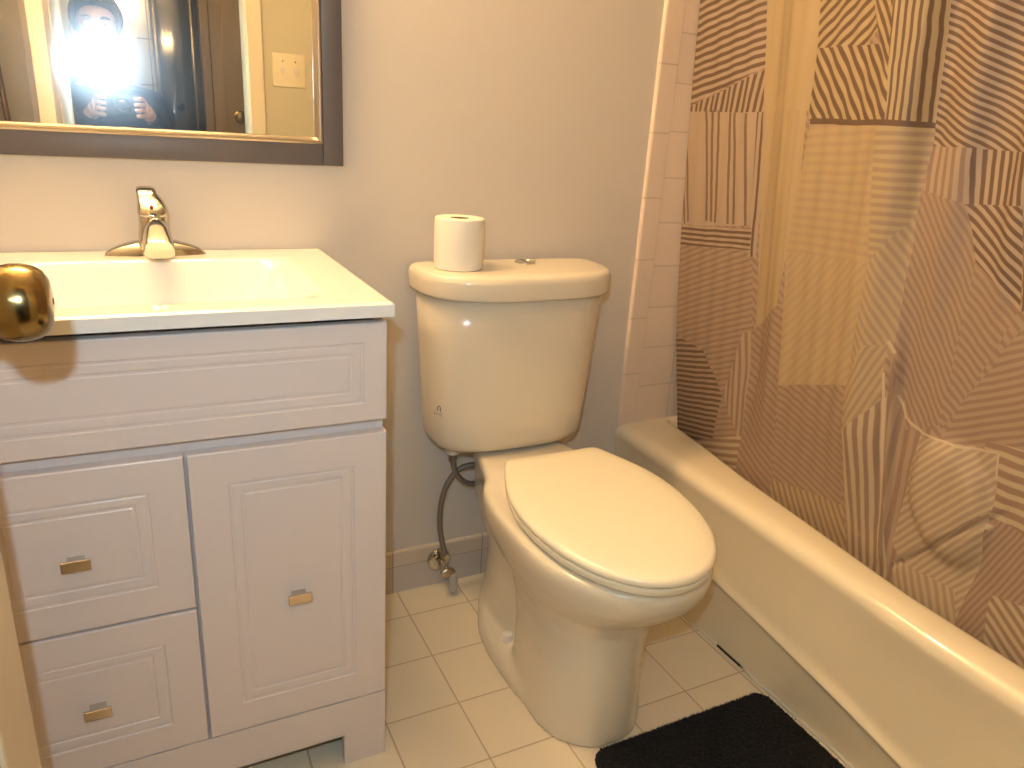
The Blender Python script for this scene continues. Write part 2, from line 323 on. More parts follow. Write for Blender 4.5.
# ------------------------------------------------------------------ curtain cloth with patchwork stripes
COLS = [(.47, .35, .205), (.435, .315, .205), (.165, .10, .065), (.31, .205, .15), (.40, .285, .205), (.45, .335, .25), (.51, .40, .27), (.375, .265, .185), (.22, .14, .095), (.56, .435, .31)]  # gold and pinkish grounds partly carry the folds' lamp and flash tints
def curtain_mat():
    m = bpy.data.materials.new('patchwork_striped_cloth'); m.use_nodes = True
    nt = m.node_tree; L = nt.links; N = nt.nodes; b = N['Principled BSDF']
    uv = N.new('ShaderNodeUVMap'); uv.uv_map = 'cloth'
    nz = N.new('ShaderNodeTexNoise'); nz.inputs['Scale'].default_value = 14; nz.inputs['Detail'].default_value = 2
    L.new(uv.outputs[0], nz.inputs['Vector'])
    def vm(op, a, c):
        n = N.new('ShaderNodeVectorMath'); n.operation = op
        for i, v in enumerate((a, c)):
            if isinstance(v, tuple): n.inputs[i].default_value = v
            elif v is not None: L.new(v, n.inputs[i])
        return n
    def mt(op, a, c=0.):
        n = N.new('ShaderNodeMath'); n.operation = op
        for i, v in enumerate((a, c)):
            if isinstance(v, (int, float)): n.inputs[i].default_value = v
            else: L.new(v, n.inputs[i])
        return n.outputs[0]
    w = vm('SUBTRACT', nz.outputs['Color'], (.5, .5, .5)); w = vm('MULTIPLY', w.outputs[0], (.006, .006, 0))
    base = vm('ADD', uv.outputs[0], (0, 0, 1))
    P = vm('ADD', base.outputs[0], w.outputs[0]).outputs[0]
    def mixc(f, a, c):
        n = N.new('ShaderNodeMix'); n.data_type = 'RGBA'
        for s, v in (('A', a), ('B', c)):
            if isinstance(v, tuple): n.inputs[s].default_value = (*v, 1)
            else: L.new(v, n.inputs[s])
        L.new(f, n.inputs['Factor']); return n.outputs['Result']
    par = None; g = None; st = None
    cur_par = (35., 50., 0.); cur_g = COLS[4]; cur_s = COLS[3]; cur_d = .45
    dv = None
    for hp, abc, duty, gi, si in PATCHES:
        f = None
        for h in hp:
            d = vm('DOT_PRODUCT', P, tuple(float(x) for x in h)).outputs['Value']
            f = d if f is None else mt('MINIMUM', f, d)
        f = mt('GREATER_THAN', f, 0.)
        n = N.new('ShaderNodeMix'); n.data_type = 'VECTOR'
        va = [i for i in n.inputs if i.enabled and i.name in ('A', 'B')]
        if isinstance(cur_par, tuple): va[0].default_value = cur_par
        else: L.new(cur_par, va[0])
        va[1].default_value = tuple(float(x) for x in abc)
        L.new(f, [i for i in n.inputs if i.enabled and i.name == 'Factor'][0]); cur_par = [i for i in n.outputs if i.enabled][0]
        cur_g = mixc(f, cur_g, COLS[gi]); cur_s = mixc(f, cur_s, COLS[si])
        n = N.new('ShaderNodeMix'); n.data_type = 'FLOAT'
        if isinstance(cur_d, float): n.inputs['A'].default_value = cur_d
        else: L.new(cur_d, n.inputs['A'])
        n.inputs['B'].default_value = float(duty); L.new(f, n.inputs['Factor']); cur_d = n.outputs['Result']
    t = vm('DOT_PRODUCT', P, cur_par).outputs['Value']
    fr = mt('FRACT', t)
    # distance of the stripe phase from the stripe centre, softened a little
    tri = mt('ABSOLUTE', mt('SUBTRACT', fr, .5))
    e = mt('SUBTRACT', mt('MULTIPLY', cur_d, .5), tri)
    mr = N.new('ShaderNodeMapRange'); mr.inputs['From Min'].default_value = -.05; mr.inputs['From Max'].default_value = .05
    L.new(e, mr.inputs['Value'])
    c = mixc(mr.outputs['Result'], cur_g, cur_s)
    L.new(c, b.inputs['Base Color']); b.inputs['Roughness'].default_value = .5
    b.inputs['Specular IOR Level'].default_value = .35
    wv = N.new('ShaderNodeTexNoise'); wv.inputs['Scale'].default_value = 260
    L.new(uv.outputs[0], wv.inputs['Vector'])
    bp = N.new('ShaderNodeBump'); bp.inputs['Strength'].default_value = .15; bp.inputs['Distance'].default_value = .0006
    L.new(wv.outputs['Fac'], bp.inputs['Height']); L.new(bp.outputs[0], b.inputs['Normal'])
    tr = N.new('ShaderNodeBsdfTranslucent'); L.new(c, tr.inputs['Color'])
    mx = N.new('ShaderNodeMixShader'); mx.inputs[0].default_value = .18
    L.new(b.outputs[0], mx.inputs[1]); L.new(tr.outputs[0], mx.inputs[2])
    L.new(mx.outputs[0], N['Material Output'].inputs['Surface'])
    return m
M['cloth'] = curtain_mat()

# ------------------------------------------------------------------ setting
ZC = 2.4
struct('floor', Box((-.72, -1.62, -.05), (.80, 0, 0)), M['floor'])
struct('wall_back', Box((-.82, 0, -.05), (1.62, .1, ZC)), M['paint'])
struct('wall_left', Box((-.82, -1.62, -.05), (-.72, 0, ZC)), M['paint'])
bm = Box((-.72, -1.62, 0), (-.555, -1.52, ZC)); box(bm, (.09, -1.62, 0), (1.62, -1.52, ZC)); box(bm, (-.555, -1.62, 2.06), (.09, -1.52, ZC))
struct('wall_front', bm, M['paint_hall'])
bm = Box((.793+.052, -.008, .30), (1.57, 0, ZC)); struct('wall_tiled_back', bm, M['walltile'])
struct('wall_right', Box((1.56, -1.52, -.05), (1.62, -.008, ZC)), M['walltile_y'])
# bullnose column
bm = bmesh.new(); rings = []
for z in (.372, ZC):
    rings.append([Vector(q) for q in ((.7925, 0, z), (.7925, -.004, z), (.7945, -.0075, z), (.798, -.009, z), (.845, -.009, z), (.845, 0, z))])
loft(bm, rings); struct('trim_1', bm, M['bullnose'])
struct('ceiling', Box((-.82, -1.62, ZC), (1.62, .1, ZC+.05)), M['ceiling'])
# back base: one row of tile with a rounded cap row
struct('baseboard_back', Box((-.72, -.0085, 0), (.79, 0, .0755)), M['base'])
bm = bmesh.new()
loft(bm, [[Vector(q) for q in ((x, 0, .0755), (x, -.0085, .0755), (x, -.0085, .112), (x, -.0065, .1165), (x, -.003, .118), (x, 0, .118))] for x in (-.72, .79)])
struct('trim_2', bm, tile_mat('base_cap_row', 'X', (.158,), (.2425,), .0022, (.66, .56, .46), (.38, .30, .26), .3))
# doorway lining and casing
bm = Box((-.555, -1.625, 0), (-.54, -1.515, 2.06), .002); box(bm, (.075, -1.625, 0), (.09, -1.515, 2.06), .002); box(bm, (-.555, -1.625, 2.045), (.09, -1.515, 2.06), .002)
box(bm, (-.605, -1.52, 0), (-.545, -1.505, 2.11), .004); box(bm, (.080, -1.52, 0), (.135, -1.505, 2.11), .004); box(bm, (-.605, -1.52, 2.05), (.135, -1.505, 2.11), .004)
struct('trim_3', bm, M['door'])
# hall behind the camera
struct('floor_hall', Box((-1.4, -2.75, -.05), (1.2, -1.62, 0)), new_mat('hall_floor_wood', (.22, .13, .07), .4))
struct('wall_hall_back', Box((-1.4, -2.75, 0), (1.2, -2.65, ZC)), M['paint_hall'])
struct('wall_hall_left', Box((-1.5, -2.75, 0), (-1.4, -1.62, ZC)), M['paint_hall'])
struct('wall_hall_right', Box((1.2, -2.75, 0), (1.3, -1.62, ZC)), M['paint_hall'])
bm = Box((-1.4, -1.62, 0), (-.82, -1.60, ZC)); struct('wall_hall_front', bm, M['paint_hall'])
struct('ceiling_hall', Box((-1.5, -2.75, ZC), (1.3, -1.62, ZC+.05)), M['ceiling'])
struct('wall_hall_tile', Box((-.25, -2.65, 0), (-.19, -2.635, ZC)), M['halltile'])

# bathroom door leaf, swung open into the room
dr = thing('open_door', 'cream painted door swung open at left edge with aged brass knob', 'door', (-.5035, -1.50, .008)); 
bm = Box((-.524, -1.505, .008), (-.489, -.745, 2.03), .0015)
part('leaf', bm, M['door'], dr)
for z0, z1 in ((.20, .80), (1.02, 1.86)):
    bm = bmesh.new()
    w = .012
    for a, c in (((-.4865, -1.40, z0), (-.483, -.90, z0+w)), ((-.4865, -1.40, z1-w), (-.483, -.90, z1)), ((-.4865, -1.40, z0), (-.483, -1.40+w, z1)), ((-.4865, -.90-w, z0), (-.483, -.90, z1))):
        box(bm, a, c, .0012)
    part('moulding', bm, M['door'], dr)
KY, KZ = -.80, .957
prof = [(.0005, -.4705), (.031, -.4705), (.031, -.466), (.027, -.462), (.015, -.459), (.0115, -.453), (.0115, -.447), (.016, -.4425), (.0235, -.4375), (.0285, -.430), (.0305, -.4215), (.0305, -.412), (.0285, -.403), (.0245, -.3965), (.018, -.3925), (.009, -.391), (.0005, -.3905)]
prof = [(r*1.10, -.4855+(h+.4705)*.97) for r, h in prof]
kn = part('knob', Lathe(prof, (0, KY, KZ), 'X', 48), M['brass'], dr, auto=None)
bm = Lathe([(.0004, -.411), (.003, -.411), (.003, -.4076), (.0004, -.4074)], (0, KY, KZ), 'X', 16)
part('lock_pin', bm, M['dark'], kn)
prof2 = [(r, -1.007-h) for r, h in prof][::-1]
part('knob', Lathe(prof2, (0, KY, KZ), 'X', 32), M['brass'], dr, auto=None)
part('latch_plate', Box((-.517, -.7455, .929), (-.496, -.7435, .985), .0006), M['brass'], dr)
for z in (.25, 1.0, 1.8):
    part('hinge', Tube([(-.484, -1.507, z-.045), (-.484, -1.507, z+.045)], .006, 12, 0), M['brass'], dr)

# hall door and dark panel seen in the mirror
hd = thing('hall_door', 'brown panelled door across the hall seen in the mirror', 'door', (.22, -2.65, 0))
part('leaf', Box((.065, -2.647, .01), (.56, -2.615, 2.03), .002), M['door_brown'], hd)
bm = bmesh.new()
for z0, z1 in ((.2, .85), (1.0, 1.9)):
    box(bm, (.12, -2.617, z0), (.49, -2.612, z1), .002)
part('door_panel', bm, M['door_brown'], hd)
part('knob', Lathe([(.0005, -2.615), (.03, -2.615), (.03, -2.61), (.012, -2.605), (.012, -2.59), (.026, -2.58), (.029, -2.567), (.024, -2.555), (.0005, -2.551)], (.185, 0, 1.10), 'Y', 24), M['brass'], hd)
bm = Box((.022, -2.65, 0), (.062, -2.60, 2.08), .003); struct('trim_4', bm, M['door_brown'])
gp = thing('glossy_closet_panel', 'dark glossy closet door panel in the hall seen in the mirror', 'closet door', (-.09, -2.65, 0))
part('panel', Box((-.185, -2.65, .01), (.018, -2.62, 2.05), .002), M['navy_panel'], gp)
for x in (-.18, -.02):
    part('stile', Box((x, -2.621, .01), (x+.018, -2.612, 2.05), .002), new_mat('panel_stile', (.16, .14, .12), .25, metal=.6), gp)
part('handle', Lathe([(.0005, -2.62), (.018, -2.62), (.018, -2.612), (.012, -2.60), (.016, -2.585), (.0005, -2.58)], (-.085, 0, 1.13), 'Y', 20), M['dark'], gp)
sc = thing('wall_sconce', 'two-globe hall wall lamp glowing white in the mirror', 'lamp', (-.34, -2.65, 1.62))
part('backplate', Box((-.43, -2.65, 1.61), (-.25, -2.63, 1.66), .006), M['chrome'], sc)
for x in (-.395, -.285):
    bm = bmesh.new(); bmesh.ops.create_uvsphere(bm, u_segments=20, v_segments=12, radius=.042, matrix=Matrix.Translation((x, -2.575, 1.565)))
    gl = part('globe', bm, M['bulb_hall'], sc, auto=None)
    part('arm', Tube([(x, -2.64, 1.635), (x, -2.59, 1.64), (x, -2.575, 1.60)], .006, 8, 5), M['chrome'], sc)
# switch plate on the wall beside the doorway
sw = thing('switch_plate', 'cream two-gang switch plate on the cream wall seen in the mirror', 'light switch', (.227, -1.52, 1.28))
part('plate', Box((.168, -1.52, 1.222), (.286, -1.514, 1.338), .003, 3), new_mat('plate_plastic', (.80, .72, .52), .35), sw)
for x in (.204, .250):
    part('toggle', Box((x-.005, -1.516, 1.268), (x+.005, -1.500, 1.288), .002), M['white_plastic'], sw)
    part('screw', Lathe([(.0003, -1.5145), (.003, -1.5145), (.003, -1.5132), (.0003, -1.5128)], (x, 0, 1.31), 'Y', 10), M['nickel'], sw)
# brass pole leaning behind the door, seen in the mirror
pl = thing('brass_pole', 'slim brass pole leaning in the corner behind the open door', 'pole', (-.58, -1.25, 0))
part('rod', Tube([(-.60, -1.22, .010), (-.678, -1.41, 1.30)], .009, 12, 0), M['brass'], pl)
bm = bmesh.new(); bmesh.ops.create_uvsphere(bm, u_segments=16, v_segments=10, radius=.017, matrix=Matrix.Translation((-.6805, -1.414, 1.318)))
part('finial', bm, M['brass'], pl, auto=None)

# ------------------------------------------------------------------ bathtub (enamel apron, deck and basin)
RIDGE_S, RIDGE_Z = [0, .43, .64, .82, .96, 1.5], [.20, .1595, .137, .114, .0915, .05]
def xout(s): return _ip(s, [0, .3, .6, .95, 1.6], [.790, .786, .779, .768, .776])
tb = thing('bathtub', 'bone-coloured alcove bathtub with a ridge along its apron', 'bathtub', (1.17, -.76, 0))
prof_n = None; rings = []
S = [0.001, .008, .016, .024, .032, .042, .055, .07, .09, .115, .145, .18, .22, .26]+[.3+.035*i for i in range(33)]+[1.46, 1.475, 1.49, 1.50, 1.51, 1.518]
for s in S:
    xo = xout(s); xi = rim_x(s); zr = _ip(s, RIDGE_S, RIDGE_Z)
    zd = .381
    dep = .30*sstep(.012, .30, s)**.35*sstep(0, 1, min(1, max(0, (s-.012)/.04)))*sstep(1.515, 1.36, s)**.35 if s < 1.512 else 0
    k = min(1, dep/.05)
    p = [(.803, .004), (.803, zr-.016), (.8005, zr-.007), (.7935, zr-.002), (.7912, zr+.002), (.7922, zr+.007), (.7965, zr+.013), (.8002, zr+.035), (.5*(.8005+xo)+.004, .262), (.25*.8005+.75*xo+.004, .305),
         (xo+.0052, .328), (xo+.0025, .339), (xo+.0005, .347), (xo, .355), (xo+.003, .365), (xo+.010, .373), (xo+.021, .3785), (xo+.036, zd),
         (xi-.018, zd), (xi-.009, zd-.0015*k), (xi-.003, zd-.005*k), (xi+.001, zd-.012*k), (xi+.004, zd-.03*k),
         (xi+.022, zd-dep*.6), (xi+.05, zd-dep*.92), (xi+.09, zd-dep), (1.35, zd-dep), (1.40, zd-dep*.92), (1.43, zd-dep*.6), (1.455, zd-.02*k), (1.462, zd-.005*k), (1.475, zd), (1.558, zd+.002)]
    rings.append([Vector((x, -s, z)) for x, z in p])
bm = bmesh.new(); loft(bm, rings, close=False, cap0=False, cap1=False)
part('tub_shell', bm, M['tub'], tb, auto=60)
bm = Lathe([(.0005, .0), (.026, .0), (.026, .004), (.02, .005), (.0005, .0055)], (1.17, -.32, .0825), 'Z', 24)
part('drain', bm, M['chrome'], tb)
part('gap_shade_strip', Box((.7990, -.562, .0003), (.8026, -.484, .0042), .0006), M['dark'], tb)  # dark strip painting the shade inside the open gap in the caulk
bm = bmesh.new()
for a, c in ((-.012, -.482), (-.572, -1.515)):
    ps = [(y, .0) for y in [a+(c-a)*i/40 for i in range(41)]]
    tube(bm, [(.8015+.0006*sin(y*37), y, .0025) for y, _ in ps], .0042, 8, 0)
tag(obj('caulk_bead', bm, M['caulk']), 'thin white caulk line along the foot of the bathtub apron', 'caulk')

# ------------------------------------------------------------------ shower curtain
bm = bmesh.new(); uvl = bm.loops.layers.uv.new('cloth')
NS, NZ = 500, 340; s0, s1, z0, z1 = .0, 1.47, .345, 1.93
V = []
for i in range(NS+1):
    col = []
    for j in range(NZ+1):
        z = z0+(z1-z0)*j/NZ
        e0 = max(_ip(z, [.345, .40, .55, .72, .9, 1.2, 1.43, 2], [.048, .042, .026, .014, .0095, .0105, .013, .02]), .0095); ss = s = e0+(s1-e0)*i/NS
        col.append(bm.verts.new((curt_x(s, z), -ss, z)))
    V.append(col)
for i in range(NS):
    for j in range(NZ):
        f = bm.faces.new((V[i][j], V[i+1][j], V[i+1][j+1], V[i][j+1]))
        for lp in f.loops:
            lp[uvl].uv = (-lp.vert.co.y, lp.vert.co.z)
cu = tag(obj('shower_curtain', bm, M['cloth']), 'beige and taupe patchwork striped shower curtain hanging inside the bathtub', 'curtain')
bpy.context.view_layer.update()
rod = thing('curtain_rod', 'chrome rod carrying the striped shower curtain', 'curtain rod', (.845, -.76, 1.97))
part('rod', Tube([(.845, -.001, 1.975), (.845, -1.519, 1.975)], .0125, 16, 0), M['chrome'], rod)
for y, sg in ((-.009, -1), (-1.519, 1)):
    part('flange', Lathe([(.012, y), (.03, y), (.03, y+sg*.006), (.02, y+sg*.012), (.0127, y+sg*.014)], (.845, 0, 1.975), 'Y', 24), M['chrome'], rod)
for i in range(12):
    y = -.07-.122*i
    bm = bmesh.new(); c = Vector((.845, y, 1.957))
    tube(bm, [c+Vector((.032*cos(a), 0, .034*sin(a))) for a in [2*pi*k/20 for k in range(21)]], .002, 6, 0)
    tag(obj('curtain_ring', bm, M['chrome']), 'chrome ring on the shower curtain rod', 'curtain ring', 'rings on the curtain rod')
# ------------------------------------------------------------------ vanity cabinet
FY = -.485
va = thing('vanity_cabinet', 'white bathroom vanity cabinet with two drawers and one door', 'cabinet', (-.31, -.25, 0))
X0, X1 = -.608, -.008
bm = Box((X0, FY+.022, .065), (X0+.016, -.012, .845), .001); box(bm, (X1-.016, FY+.022, 0), (X1, -.012, .845), .001)
box(bm, (X0, FY+.022, 0), (X0+.016, -.012, .07), .001)
box(bm, (X0+.016, -.03, .10), (X1-.016, -.014, .80)); box(bm, (X0+.016, FY+.03, .10), (X1-.016, -.03, .116))
box(bm, (X0+.016, FY+.02, .640), (X1-.016, FY+.036, .690)); box(bm, (-.325, FY+.0205, .13), (-.29, FY+.035, .645)); box(bm, (X0+.016, FY+.0215, .375), (-.322, FY+.034, .42))
part('carcass', bm, M['cabinet'], va)
# plinth with cut-out and legs
bm = bmesh.new()
zt = .143; o = [(X0, 0), (-.535, 0), (-.535, .067), (-.084, .067), (-.084, 0), (X1, 0), (X1, zt), (X0, zt)]
vs0 = [bm.verts.new((x, FY+.001, z)) for x, z in o]; vs1 = [bm.verts.new((x, FY+.020, z)) for x, z in o]
bm.faces.new(vs0); bm.faces.new(vs1[::-1])
for i in range(8): bm.faces.new((vs0[i], vs0[(i+1) % 8], vs1[(i+1) % 8], vs1[i]))
part('plinth', bm, M['cabinet'], va, smooth=False)
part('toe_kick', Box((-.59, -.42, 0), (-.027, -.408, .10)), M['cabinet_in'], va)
def panel_front(x0, x1, z0, z1, w, wz=None):
    """routed drawer or door front: rounded edge, frame, groove, bevel, flat field"""
    wz = wz or w
    bm = bmesh.new(); yb = FY+.019
    steps = [(0, 0, yb), (0, 0, FY+.0025), (.0008, .0008, FY+.0008), (.0025, .0025, FY), (w, wz, FY), (w+.0015, wz+.0015, FY+.0018), (w+.0045, wz+.0045, FY+.0022), (w+.0060, wz+.0060, FY+.0013),
             (w+.0085, wz+.0085, FY+.0011), (w+.0175, wz+.0175, FY+.0030), (w+.0187, wz+.0187, FY+.0040), (w+.0220, wz+.0220, FY+.0040), (w+.0235, wz+.0235, FY+.0032)]
    rings = [[Vector((x0+a, y, z0+c)), Vector((x1-a, y, z0+c)), Vector((x1-a, y, z1-c)), Vector((x0+a, y, z1-c))] for a, c, y in steps]
    return loft(bm, rings)
part('false_front', panel_front(X0+.002, X1, .6765, .8355, .036, .030), M['cabinet'], va, auto=20)
def pull(par, x, z):
    bm = bmesh.new()
    r = [(.011, .0042, 0), (.011, .0042, -.0125), (.0172, .0072, -.0140), (.0182, .0080, -.0155), (.0182, .0080, -.0180), (.0174, .0074, -.0188)]
    rings = []
    for hx, hz, dy in r:
        y = FY+.0032+dy*1.15
        rings.append([Vector((x-hx, y, z-hz)), Vector((x+hx, y, z-hz)), Vector((x+hx, y, z+hz)), Vector((x-hx, y, z+hz))])
    loft(bm, rings)
    o = part('pull', bm, M['nickel'], par, auto=20); o['label'] = 'small rectangular metal pull'
d1 = part('drawer', panel_front(X0+.002, -.3075, .4015, .6555, .049), M['cabinet'], va, auto=20); pull(d1, -.455, .519)
d2 = part('drawer', panel_front(X0+.002, -.3075, .1455, .3975, .049), M['cabinet'], va, auto=20); pull(d2, -.455, .264)
d3 = part('door', panel_front(-.3035, X1, .1455, .6555, .053), M['cabinet'], va, auto=20); pull(d3, -.155, .389)

# ------------------------------------------------------------------ countertop with moulded basin
bm = bmesh.new()
cx0, cx1, cy0, cy1 = -.6185, -.0005, -.4975, -.0015; zt = .8685; zb = .8465
bx0, bx1, by0, by1 = -.535, -.085, -.448, -.10
NX, NY = 150, 120; G = []
def dep(x, y):
    f = 1.0
    for d, w in ((x-bx0, .125), (bx1-x, .125), (y-by0, .085), (by1-y, .050)):
        f = min(f, 1e9) * (sstep(0, w, d) if d > 0 else 0)
    return .105*f**.8
def edge(d): return 0 if d > .005 else -.0035*((.005-d)/.005)**2
for i in range(NX+1):
    x = cx0+(cx1-cx0)*i/NX; row = []
    for j in range(NY+1):
        y = cy0+(cy1-cy0)*j/NY
        d = min(x-cx0, cx1-x, y-cy0)
        row.append(bm.verts.new((x, y, zt-dep(x, y)+edge(d))))
    G.append(row)
for i in range(NX):
    for j in range(NY): bm.faces.new((G[i][j], G[i+1][j], G[i+1][j+1], G[i][j+1]))
per = [G[i][0] for i in range(NX+1)]+[G[NX][j] for j in range(1, NY+1)]+[G[i][NY] for i in range(NX-1, -1, -1)]+[G[0][j] for j in range(NY-1, 0, -1)]
low = [bm.verts.new((v.co.x, v.co.y, zb)) for v in per]
for i in range(len(per)):
    k = (i+1) % len(per); bm.faces.new((per[i], per[k], low[k], low[i]))
ct = thing('sink_countertop', 'glossy cream vanity top with moulded rectangular basin', 'sink', (-.31, -.25, .8465))
part('slab', bm, M['slab'], ct, auto=50)
part('drain', Lathe([(.0005, .7635), (.021, .7635), (.021, .7665), (.017, .768), (.0005, .7685)], (-.31, -.27, 0), 'Z', 24), M['chrome'], ct)

# ------------------------------------------------------------------ faucet
fc = thing('basin_faucet', 'polished chrome single-lever faucet at the back of the basin', 'faucet', (-.308, -.062, .8685))
bm = bmesh.new(); rings = []
n = 40
for k, (sc_, z) in enumerate([(1, .8685), (1.0, .872), (.97, .8765), (.9, .8815), (.78, .887), (.6, .8925), (.4, .897), (.15, .8995)]):
    ring = []
    for j in range(n):
        a = 2*pi*j/n; c, s_ = cos(a), sin(a)
        x = .083*sc_*math.copysign(abs(c)**1.15, c); y = .0265*(sc_**.7)*s_*(1-.25*abs(c)**3)
        ring.append(Vector((-.308+x, -.062+y, z)))
    rings.append(ring)
loft(bm, rings); part('base_plate', bm, M['chrome'], fc, auto=None)
# body tower leaning a little forward
bm = bmesh.new(); rings = []
for z, hx, hy, cy_ in [(.871, .031, .024, -.064), (.885, .029, .024, -.066), (.905, .0265, .0235, -.068), (.925, .024, .022, -.069), (.938, .0235, .0215, -.069), (.946, .0225, .020, -.069), (.950, .019, .017, -.069)]:
    rings.append(sq_ring(-.308, cy_, hx, hy, z, 32, 2.5))
loft(bm, rings); part('body', bm, M['chrome'], fc, auto=None)
# spout: arched snout coming forward with a squared outlet
bm = bmesh.new(); rings = []
for y, zc, hx, hz in [(-.060, .920, .016, .020), (-.085, .921, .0200, .0225), (-.105, .915, .0225, .0235), (-.125, .907, .0238, .0215), (-.145, .8995, .0243, .0180), (-.158, .8955, .0243, .0155), (-.161, .895, .0225, .0138)]:
    r = []
    for q in sq_ring(0, 0, hx, hz, 0, 32, 2.9 if y > -.12 else 4.2):
        zz = q.y; xx = q.x*(1-.34*max(0, zz/hz)*(1 if y > -.12 else .55))
        r.append(Vector((-.305+xx, y, zc+zz)))
    rings.append(r)
loft(bm, rings); sp_ = part('spout', bm, M['chrome'], fc, auto=40)
part('aerator', Lathe([(.0005, .878), (.009, .878), (.010, .8795), (.010, .890), (.0005, .890)], (-.305, -.144, 0), 'Z', 20), M['dark'], sp_)
# lever handle
bm = bmesh.new(); rings = []
for z, hx, hy, cy_, cx_ in [(.947, .0245, .0225, -.070, -.308), (.953, .0245, .0225, -.070, -.308), (.962, .022, .0205, -.066, -.309), (.969, .0195, .0175, -.060, -.311), (.975, .0170, .0140, -.054, -.3135), (.979, .0160, .0125, -.048, -.3150), (.983, .0160, .0115, -.043, -.3155), (.9855, .0145, .0095, -.041, -.316), (.987, .010, .006, -.040, -.316)]:
    r = []
    for q in sq_ring(cx_, cy_, hx, hy, z, 32, 2.6):
        r.append(Vector((q.x, q.y, z+(q.y-cy_)*.35)))
    rings.append(r)
loft(bm, rings); lv = part('lever', bm, M['chrome'], fc, auto=None)
bm = bmesh.new(); bmesh.ops.create_uvsphere(bm, u_segments=16, v_segments=10, radius=.0032, matrix=Matrix.Translation((-.3095, -.0865, .9585)))
part('index_dot', bm, M['red_dot'], lv)

# ------------------------------------------------------------------ mirror
mi = thing('framed_mirror', 'wall mirror in a grey-brown frame with gold-toned inner lip', 'mirror', (-.31, -.012, 1.45))
ax0, ax1, az0, az1 = -.664, .044, 1.034, 1.86; fw = .041
for a, c in (((ax1-fw+.002, -.024, az0), (ax1, -.001, az1)), ((ax0, -.024, az0), (ax0+fw-.002, -.001, az1)),
             ((ax0+fw-.0015, -.0235, az0), (ax1-fw+.0015, -.001, az0+fw)), ((ax0+fw-.0015, -.0235, az1-fw), (ax1-fw+.0015, -.001, az1))):
    part('frame_rail', Box(a, c, .0016), M['frame'], mi)
ix0, ix1, iz0, iz1 = ax0+fw, ax1-fw, az0+fw, az1-fw
bm = bmesh.new()
loft(bm, [[Vector((ix0+a, y, iz0+a)), Vector((ix1-a, y, iz0+a)), Vector((ix1-a, y, iz1-a)), Vector((ix0+a, y, iz1-a))] for a, y in ((-.001, -.012), (-.001, -.0245), (.002, -.0262), (.005, -.0250), (.0075, -.019), (.010, -.0165), (.0115, -.0125), (.0115, -.006))], cap0=False, cap1=False)
part('frame_lip', bm, M['goldlip'], mi, auto=25)
part('mirror_glass', Box((ix0+.005, -.010, iz0+.005), (ix1-.005, -.004, iz1-.005)), M['mirror'], mi, smooth=False)

# ------------------------------------------------------------------ vanity light over the mirror (above the picture)
vl = thing('vanity_light', 'chrome wall light with three warm globes above the mirror', 'lamp', (-.31, 0, 2.1))
part('backplate', Box((-.60, -.03, 2.03), (-.12, -.001, 2.13), .008), M['chrome'], vl)
for x in (-.53, -.36, -.19):
    part('arm', Tube([(x, -.028, 2.09), (x, -.09, 2.085), (x, -.125, 2.02)], .008, 10, 6), M['chrome'], vl)
    bm = bmesh.new(); bmesh.ops.create_uvsphere(bm, u_segments=24, v_segments=14, radius=.055, matrix=Matrix.Translation((x, -.125, 1.97)))
    part('globe', bm, M['bulb'], vl, auto=None)

# ------------------------------------------------------------------ toilet
TX = .400
tl = thing('toilet', 'bone two-piece toilet with closed elongated seat beside the bathtub', 'toilet', (TX, -.35, 0))
def egg(cx_, yb, yf, hw, z, n=64, wide=.45, ef=2.0, eb=3.2, bk=1.0):
    """elongated bowl outline: squarish back at yb, round front at yf"""
    ym = yb+(yf-yb)*wide; out = []
    for j in range(n):
        a = 2*pi*j/n; c, s_ = cos(a), sin(a)
        if s_ < 0: x = hw*math.copysign(abs(c)**(2/ef), c); y = ym+(ym-yf)*math.copysign(abs(s_)**(2/ef), s_)
        else:
            x = hw*math.copysign(abs(c)**(2/eb), c)*(1-(1-bk)*s_**2); y = ym+(yb-ym)*abs(s_)**(2/eb)
        out.append(Vector((cx_+x, y, z)))
    return out
bm = bmesh.new()
BX = .415
rings = []
for z, yb, yf, hw, w_ in [(.0, -.33, -.640, .115, .6), (.06, -.33, -.636, .110, .6), (.14, -.32, -.630, .106, .6), (.20, -.30, -.629, .108, .6), (.245, -.28, -.635, .118, .58), (.28, -.27, -.652, .134, .55), (.305, -.26, -.682, .150, .52), (.33, -.25, -.712, .163, .5),
                          (.355, -.215, -.735, .1725, .52), (.38, -.205, -.7485, .1775, .53), (.402, -.205, -.753, .179, .53), (.412, -.205, -.750, .177, .53), (.4165, -.21, -.742, .171, .53)]:
    cx_ = BX-.012+.012*sstep(0, .35, z)
    rings.append(egg(cx_, yb, yf, hw, z, 64, w_, 2.1, 3.0))
loft(bm, rings)
# shelf under the tank and the back of the bowl
rings = []
for z, y0_, y1_, hw in [(.20, -.09, -.34, .060), (.25, -.06, -.36, .070), (.30, -.045, -.38, .086), (.345, -.035, -.40, .112), (.38, -.032, -.40, .130), (.412, -.030, -.40, .140), (.426, -.030, -.30, .140), (.432, -.034, -.265, .136)]:
    k_ = sstep(.26, .37, z)
    rings.append([Vector((TX+.012+(q.x-TX-.012)*(1-k_*.46*(1-min(1, max(0, (-q.y-.03)/.26)))), q.y, q.z)) for q in sq_ring(TX+.012, (y0_+y1_)/2, hw, abs(y0_-y1_)/2, z, 96, 6)])
loft(bm, rings)
